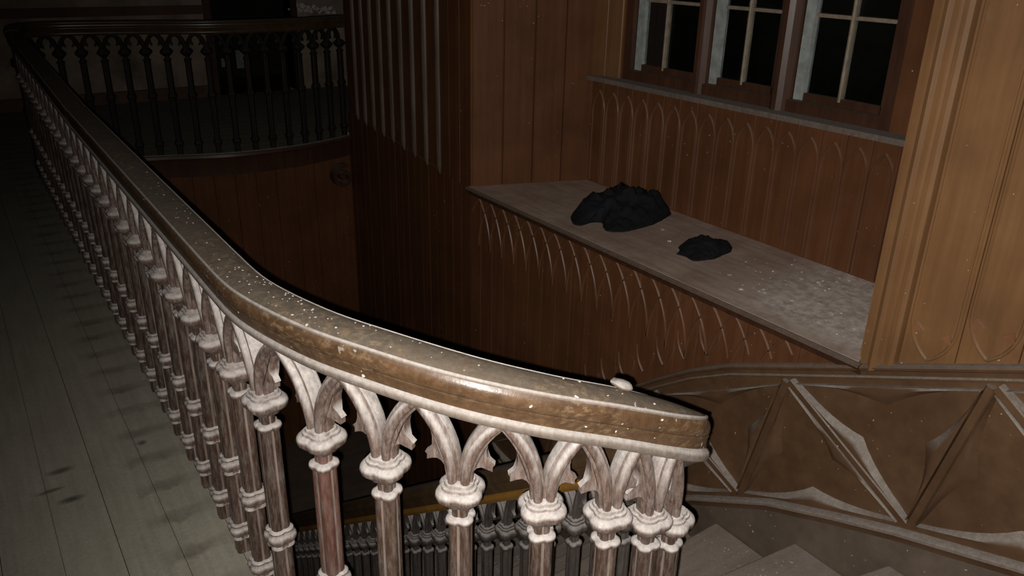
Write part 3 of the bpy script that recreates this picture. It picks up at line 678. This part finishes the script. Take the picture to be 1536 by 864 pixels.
def arch_between(root, inv, path, S, s0, s1, drop, mat, cusps=True, k=1.0, rot=None):
    """pointed tracery arch from baluster at s0 to baluster at s1, apex under the rail"""
    p0, p1 = at_s(path, S, s0), at_s(path, S, s1); ap = at_s(path, S, (s0 + s1) / 2)
    apex = Vector((ap.x, ap.y, ap.z - RAIL_H + .004)); b = MB(); cl = []
    for p, q in ((p0, p1), (p1, p0)):
        base = Vector((p.x, p.y, p.z - drop + .028)); hd = Vector((apex.x - p.x, apex.y - p.y, 0)); a = hd.length; hd.normalize()
        a0 = .011 * k; h = apex.z - base.z; aa = a - a0; pts = []
        if h > aa:
            r = (aa * aa + h * h) / (2 * aa); am = math.acos(1 - aa / r)
            for i in range(11):
                al = am * i / 10; pts.append(base + hd * (a0 + r * (1 - math.cos(al))) + Vector((0, 0, r * math.sin(al))))
        else:
            for i in range(11):
                t = i / 10 * math.pi / 2; pts.append(base + hd * (a0 + aa * (1 - math.cos(t))) + Vector((0, 0, h * math.sin(t))))
        bn = hd.cross(Vector((0, 0, 1)))
        b.sweep(pts, [(q_[1] * k, q_[0] * k) for q_ in RIB], up=-hd + Vector((0, 0, .0001)), scale=[.85 + .15 * min(1, i / 4) for i in range(11)])
        if cusps:
            # pointed spur on the inner edge: two hollow curves running out to a small split tip
            A_, B_ = pts[1], pts[8]; mid = pts[4]; tdir = (B_ - A_).normalized(); inn = hd - tdir * hd.dot(tdir); inn.normalize(); e = inn * .010 * k
            A_, B_ = A_ + e, B_ + e; T = mid + inn * .048 * k - tdir * .010 * k
            def bez(p, c, q, n=5): return [p * (1 - t) ** 2 + c * 2 * t * (1 - t) + q * t * t for t in [i / n for i in range(n + 1)]]
            T0 = T - tdir * .010 * k + inn * .004 * k; T1 = T + tdir * .006 * k + inn * .002 * k
            P = bez(A_, mid + inn * .012 * k - tdir * .004 * k, T0) + [T] + bez(T1, mid + inn * .012 * k + tdir * .004 * k, B_)
            cb = MB(); w1, w0 = bn * .014 * k, bn * .008 * k
            f0 = [p + w1 * .6 for p in P]; fm = []
            rings = []
            for sgn in (-1, -.6, .6, 1):
                sh = .002 if abs(sgn) == 1 else 0
                rings.append([p + bn * .013 * k * sgn * (.55 if P.index(p) in range(5, 9) else 1) for p in P])
            cb.loft(rings); cl.append(cb)
    o = b.build('tracery_arch', mat, root, angle=50); o.matrix_parent_inverse = inv
    for cb in cl:
        c = cb.build('cusp', mat, o, angle=35); c.matrix_parent_inverse = Matrix.Identity(4)
    return o
def baluster(root, inv, p, drop, foot_z, mats, yaw, ringmat, rings=(.37, .59), k=1.0):
    top = p.z - drop; L = top - foot_z
    o = new_obj('baluster', shaft_mesh(mats[0].name, L, mats), None, root); o.location = (p.x, p.y, top); o.rotation_euler = (0, 0, yaw); o.matrix_parent_inverse = inv
    o.scale = (k, k, 1)
    kids = [('capital', CAPITAL, 0.0), ('collar', COLLAR, -.062)] + [('shaft_ring', RING, -r) for r in rings if r < L - .02]
    for nm, lv, z in kids:
        c = new_obj(nm, part_mesh((nm, ringmat.name), lv, ringmat), None, o); c.location = (0, 0, z)
    return o
def tangent_yaw(path, S, s):
    a, b = at_s(path, S, s - .05), at_s(path, S, s + .05); return math.atan2(b.y - a.y, b.x - a.x)

# landing balustrade -------------------------------------------------
lb = empty('landing_balustrade', 'long dusty gothic balustrade curving from the landing down into the stairs', 'balustrade', (.43, 2.0, 0))
LI = Matrix.Translation(-Vector((.43, 2.0, 0)))
def rail(root, inv, path, prof, bead, rmat, bmat, cuts=()):
    o = MB().sweep(path, prof).build('handrail', rmat, root, angle=28); o.matrix_parent_inverse = inv
    c = MB().sweep(path, bead).build('rail_bead', bmat, o, angle=40); c.matrix_parent_inverse = Matrix.Identity(4)
    for nm, pf in (('rail_fillet', FIL_PROF), ('rail_fillet', MID_PROF)):
        for sg in (1, -1):
            c = MB().sweep(path, [(sg * a, b) for a, b in pf]).build(nm, bmat if pf is FIL_PROF and rmat is M['rail'] else rmat, o, angle=40); c.matrix_parent_inverse = Matrix.Identity(4)
    return o
rail(lb, LI, [Vector((p.x, p.y, p.z - .003)) for p in P_STR], RAIL_PROF, BEAD_PROF, M['rail'], M['bead'])
rail(lb, LI, P_MAIN, RAIL_PROF, BEAD_PROF, M['rail'], M['bead'])
full = P_STR + P_MAIN; S = arclen(full)
near_pts = [(.437, 1.576), (.490, 1.372), (.562, 1.228), (.655, 1.10), (.79, 1.014), (.923, .969), (1.022, .950), (1.105, .952)]
far_pts = [(.43, 1.576 + .1785 * i) for i in range(1, 28)]
ss = [nearest_s(full, S, q) for q in far_pts[::-1] + near_pts]
DROP = .285
for i, s in enumerate(ss):
    p = at_s(full, S, s)
    y_on = p.y; foot = -.002 if p.x < .66 else -.9 + p.z - .05
    baluster(lb, LI, p, DROP, foot, [M['red_baluster' if i == len(far_pts) + 1 else 'baluster'], M['arris']], tangent_yaw(full, S, s), M['tracery'])
for a, b_ in zip(ss, ss[1:]):
    arch_between(lb, LI, full, S, a, b_, DROP, M['tracery'])
# stair balustrade ----------------------------------------------------
sb_ = empty('stair_balustrade', 'dark gothic balustrade with handrail edged by a painted amber highlight descending along the lower flight', 'balustrade', (1.165, 2.4, -1.3))
BI = Matrix.Translation(-Vector((1.165, 2.4, -1.3)))
rail(sb_, BI, P_FLT, RAIL_PROF, BEAD_PROF, M['dark_rail'], M['amber_glint'])
fp = P_MAIN[-12:] + P_FLT[1:]; S2 = arclen(fp)
ys2 = [1.06, 1.16, 1.25, 1.347, 1.46, 1.565, 1.672, 1.783] + [1.783 + .104 * i for i in range(1, 29)]
s2 = [nearest_s(fp, S2, (1.165, y)) for y in ys2]
for s in s2:
    p = at_s(fp, S2, s)
    baluster(sb_, BI, p, .25, p.z - .93, [M['dark_bal'], M['dark_bal']], math.pi / 2, M['dark_bal'], k=.74)
for a, b_ in zip(s2, s2[1:]):
    arch_between(sb_, BI, fp, S2, a, b_, .25, M['dark_bal'], True, .62)
# balcony balustrade ----------------------------------------------------
bb = empty('balcony_balustrade', 'bowed dark balustrade across the far end of the stairwell', 'balustrade', (1.8, 6.8, 0))
NI = Matrix.Translation(-Vector((1.8, 6.8, 0)))
rail(bb, NI, P_BACK, RAIL_PROF, BEAD_PROF, M['dark_rail'], M['dark_rail'])
S3 = arclen(P_BACK); nB = int(S3[-1] / .153); s3 = [.06 + (S3[-1] - .10) * i / nB for i in range(nB + 1)]
for s in s3:
    p = at_s(P_BACK, S3, s)
    baluster(bb, NI, p, .235, -.002, [M['silhouette_bal'], M['silhouette_bal']], tangent_yaw(P_BACK, S3, s), M['silhouette_bal'], (.34, .72))
for a, b_ in zip(s3, s3[1:]):
    arch_between(bb, NI, P_BACK, S3, a, b_, .235, M['silhouette_bal'], True, .85)

# ------------------------------------------------------------------ things on the ledge and rail
def heap(name, label, outline, height, mat, seed, lumps):
    """crumpled cloth: fan of rings over a ragged footprint, heaped and creased"""
    cen = sum((Vector(p) for p in outline), Vector((0, 0))) / len(outline)
    P = [Vector((x, y, 0)) for x, y in outline]; P = catmull(P + [P[0]], 8)[:-1]; n = len(P); c3 = Vector((cen.x, cen.y, 0))
    rings = []; K = 18
    for k in range(K + 1):
        t = k / K; rr = []
        for i, p in enumerate(P):
            q = c3 + (p - c3) * (1 - t * .985)
            base = 0.0
            for lx, ly, lr, lh in lumps:
                dd = ((q.x - lx) ** 2 + (q.y - ly) ** 2) / (lr * lr); base += lh * math.exp(-dd)
            edge = min(1, t * 3.2) ** .5
            f = noise.noise(Vector((q.x * 22 + seed, q.y * 22, seed))) * .5 + noise.noise(Vector((q.x * 48 + seed, q.y * 48, 3 + seed))) * .3
            crease = abs(noise.noise(Vector((q.x * 13 + seed * 2, q.y * 13, 9))))
            fold = 1 - abs(noise.noise(Vector((q.x * 17 + seed, q.y * 9, seed * 3)))) * 1.6
            z = edge * (base * height * (.82 + .45 * f + .25 * fold) + .012 - .05 * height / .12 * (.25 - min(.25, crease)) )
            q = q + Vector((f * .012, noise.noise(Vector((q.y * 40, q.x * 40, seed))) * .010, 0)) * (1 if k else .6)
            rr.append(Vector((q.x, q.y, LEDGE_Z + .0005 + max(z, 0 if k == 0 else .004))))
        rings.append(rr)
    b = MB(); b.loft(rings); o = b.build(name, mat, None, smooth=True)
    return tag(o, label, 'cloth')
heap('cloth_bundle', 'large crumpled black cloth bundle against the wall on the window ledge',
     [(2.84, 3.44), (2.98, 3.50), (3.10, 3.46), (3.22, 3.40), (3.27, 3.22), (3.26, 3.10), (3.12, 3.03), (2.96, 2.99), (2.80, 2.99), (2.735, 3.04), (2.76, 3.11), (2.80, 3.17), (2.76, 3.20), (2.67, 3.19), (2.66, 3.25), (2.74, 3.36)],
     .15, M['cloth'], 1.3, [(3.02, 3.24, .20, 1.0), (3.20, 3.12, .09, .45), (2.80, 3.30, .10, .35)])
heap('cloth_scrap', 'small crumpled black cloth scrap on the ledge beside pale debris',
     [(2.875, 2.66), (2.95, 2.685), (3.03, 2.66), (3.10, 2.585), (3.125, 2.53), (3.05, 2.475), (2.99, 2.465), (2.91, 2.45), (2.85, 2.465), (2.80, 2.485), (2.81, 2.55), (2.80, 2.60), (2.84, 2.62)],
     .055, M['cloth'], 5.1, [(2.96, 2.57, .10, 1.0), (3.08, 2.53, .05, .5)])
def crumb(b, c, r, rnd, flat=.5):
    bm = bmesh.new(); bmesh.ops.create_icosphere(bm, subdivisions=1, radius=r)
    for v in bm.verts:
        v.co *= rnd.uniform(.6, 1.25); v.co.z *= flat
    z0 = min(v.co.z for v in bm.verts)
    b.add([v.co + Vector(c) - Vector((0, 0, z0)) for v in bm.verts], [tuple(v.index for v in f.verts) for f in bm.faces]); bm.free()
rnd = random.Random(11)
bm_ = bmesh.new(); bmesh.ops.create_icosphere(bm_, subdivisions=3, radius=.021)
for v in bm_.verts:
    f = 1 + .22 * noise.noise(v.co * 60) + .10 * noise.noise(v.co * 160)
    v.co *= f; v.co.z *= .42; v.co.x *= 1.15; v.co.y *= .8
me = bpy.data.meshes.new('plaster_lump'); bm_.to_mesh(me); bm_.free(); me.polygons.foreach_set('use_smooth', [True] * len(me.polygons))
o = new_obj('plaster_lump', me, M['bead']); o.location = (.950, .985, .833); o.rotation_euler = (0, .33, -.35)
tag(o, 'small dusty plaster lump on top of the curved handrail', 'plaster')
b = MB()
for i in range(70):
    yy = rnd.uniform(1.55, 2.35); xx = rnd.uniform(2.75, 3.25) if yy > 1.75 else rnd.uniform(2.66, 2.9)
    crumb(b, (xx, yy, LEDGE_Z + .0006), rnd.uniform(.002, .007), rnd, .4)
for (xx, yy) in ((2.80, 2.26), (2.72, 2.12), (3.0, 2.9), (2.9, 2.75), (3.05, 2.05), (3.08, 1.98), (3.02, 1.95)):
    crumb(b, (xx, yy, LEDGE_Z + .0006), .013, rnd, .4)
o = b.build('plaster_crumbs', M['plaster']); tag(o, 'pale plaster crumbs scattered over the near end of the ledge', 'debris'); o['kind'] = 'stuff'
b = MB()
for i in range(85):
    s = rnd.uniform(arclen(full)[-1] - 2.3, arclen(full)[-1] - .2) if i < 50 else nearest_s(full, S, (.46, 1.48)) + rnd.gauss(0, .16); p = at_s(full, S, s); a = at_s(full, S, s + .02); t = (a - p).normalized(); sd = t.cross(Vector((0, 0, 1)))
    of = rnd.uniform(-.030, .030); q = p + sd * of; crumb(b, (q.x, q.y, p.z + .0001 - (of / .027) ** 2 * .0032), rnd.uniform(.0009, .0027), rnd, .3)
o = b.build('paint_flakes', M['plaster']); tag(o, 'white paint flakes lying along the top of the landing handrail', 'debris'); o['kind'] = 'stuff'
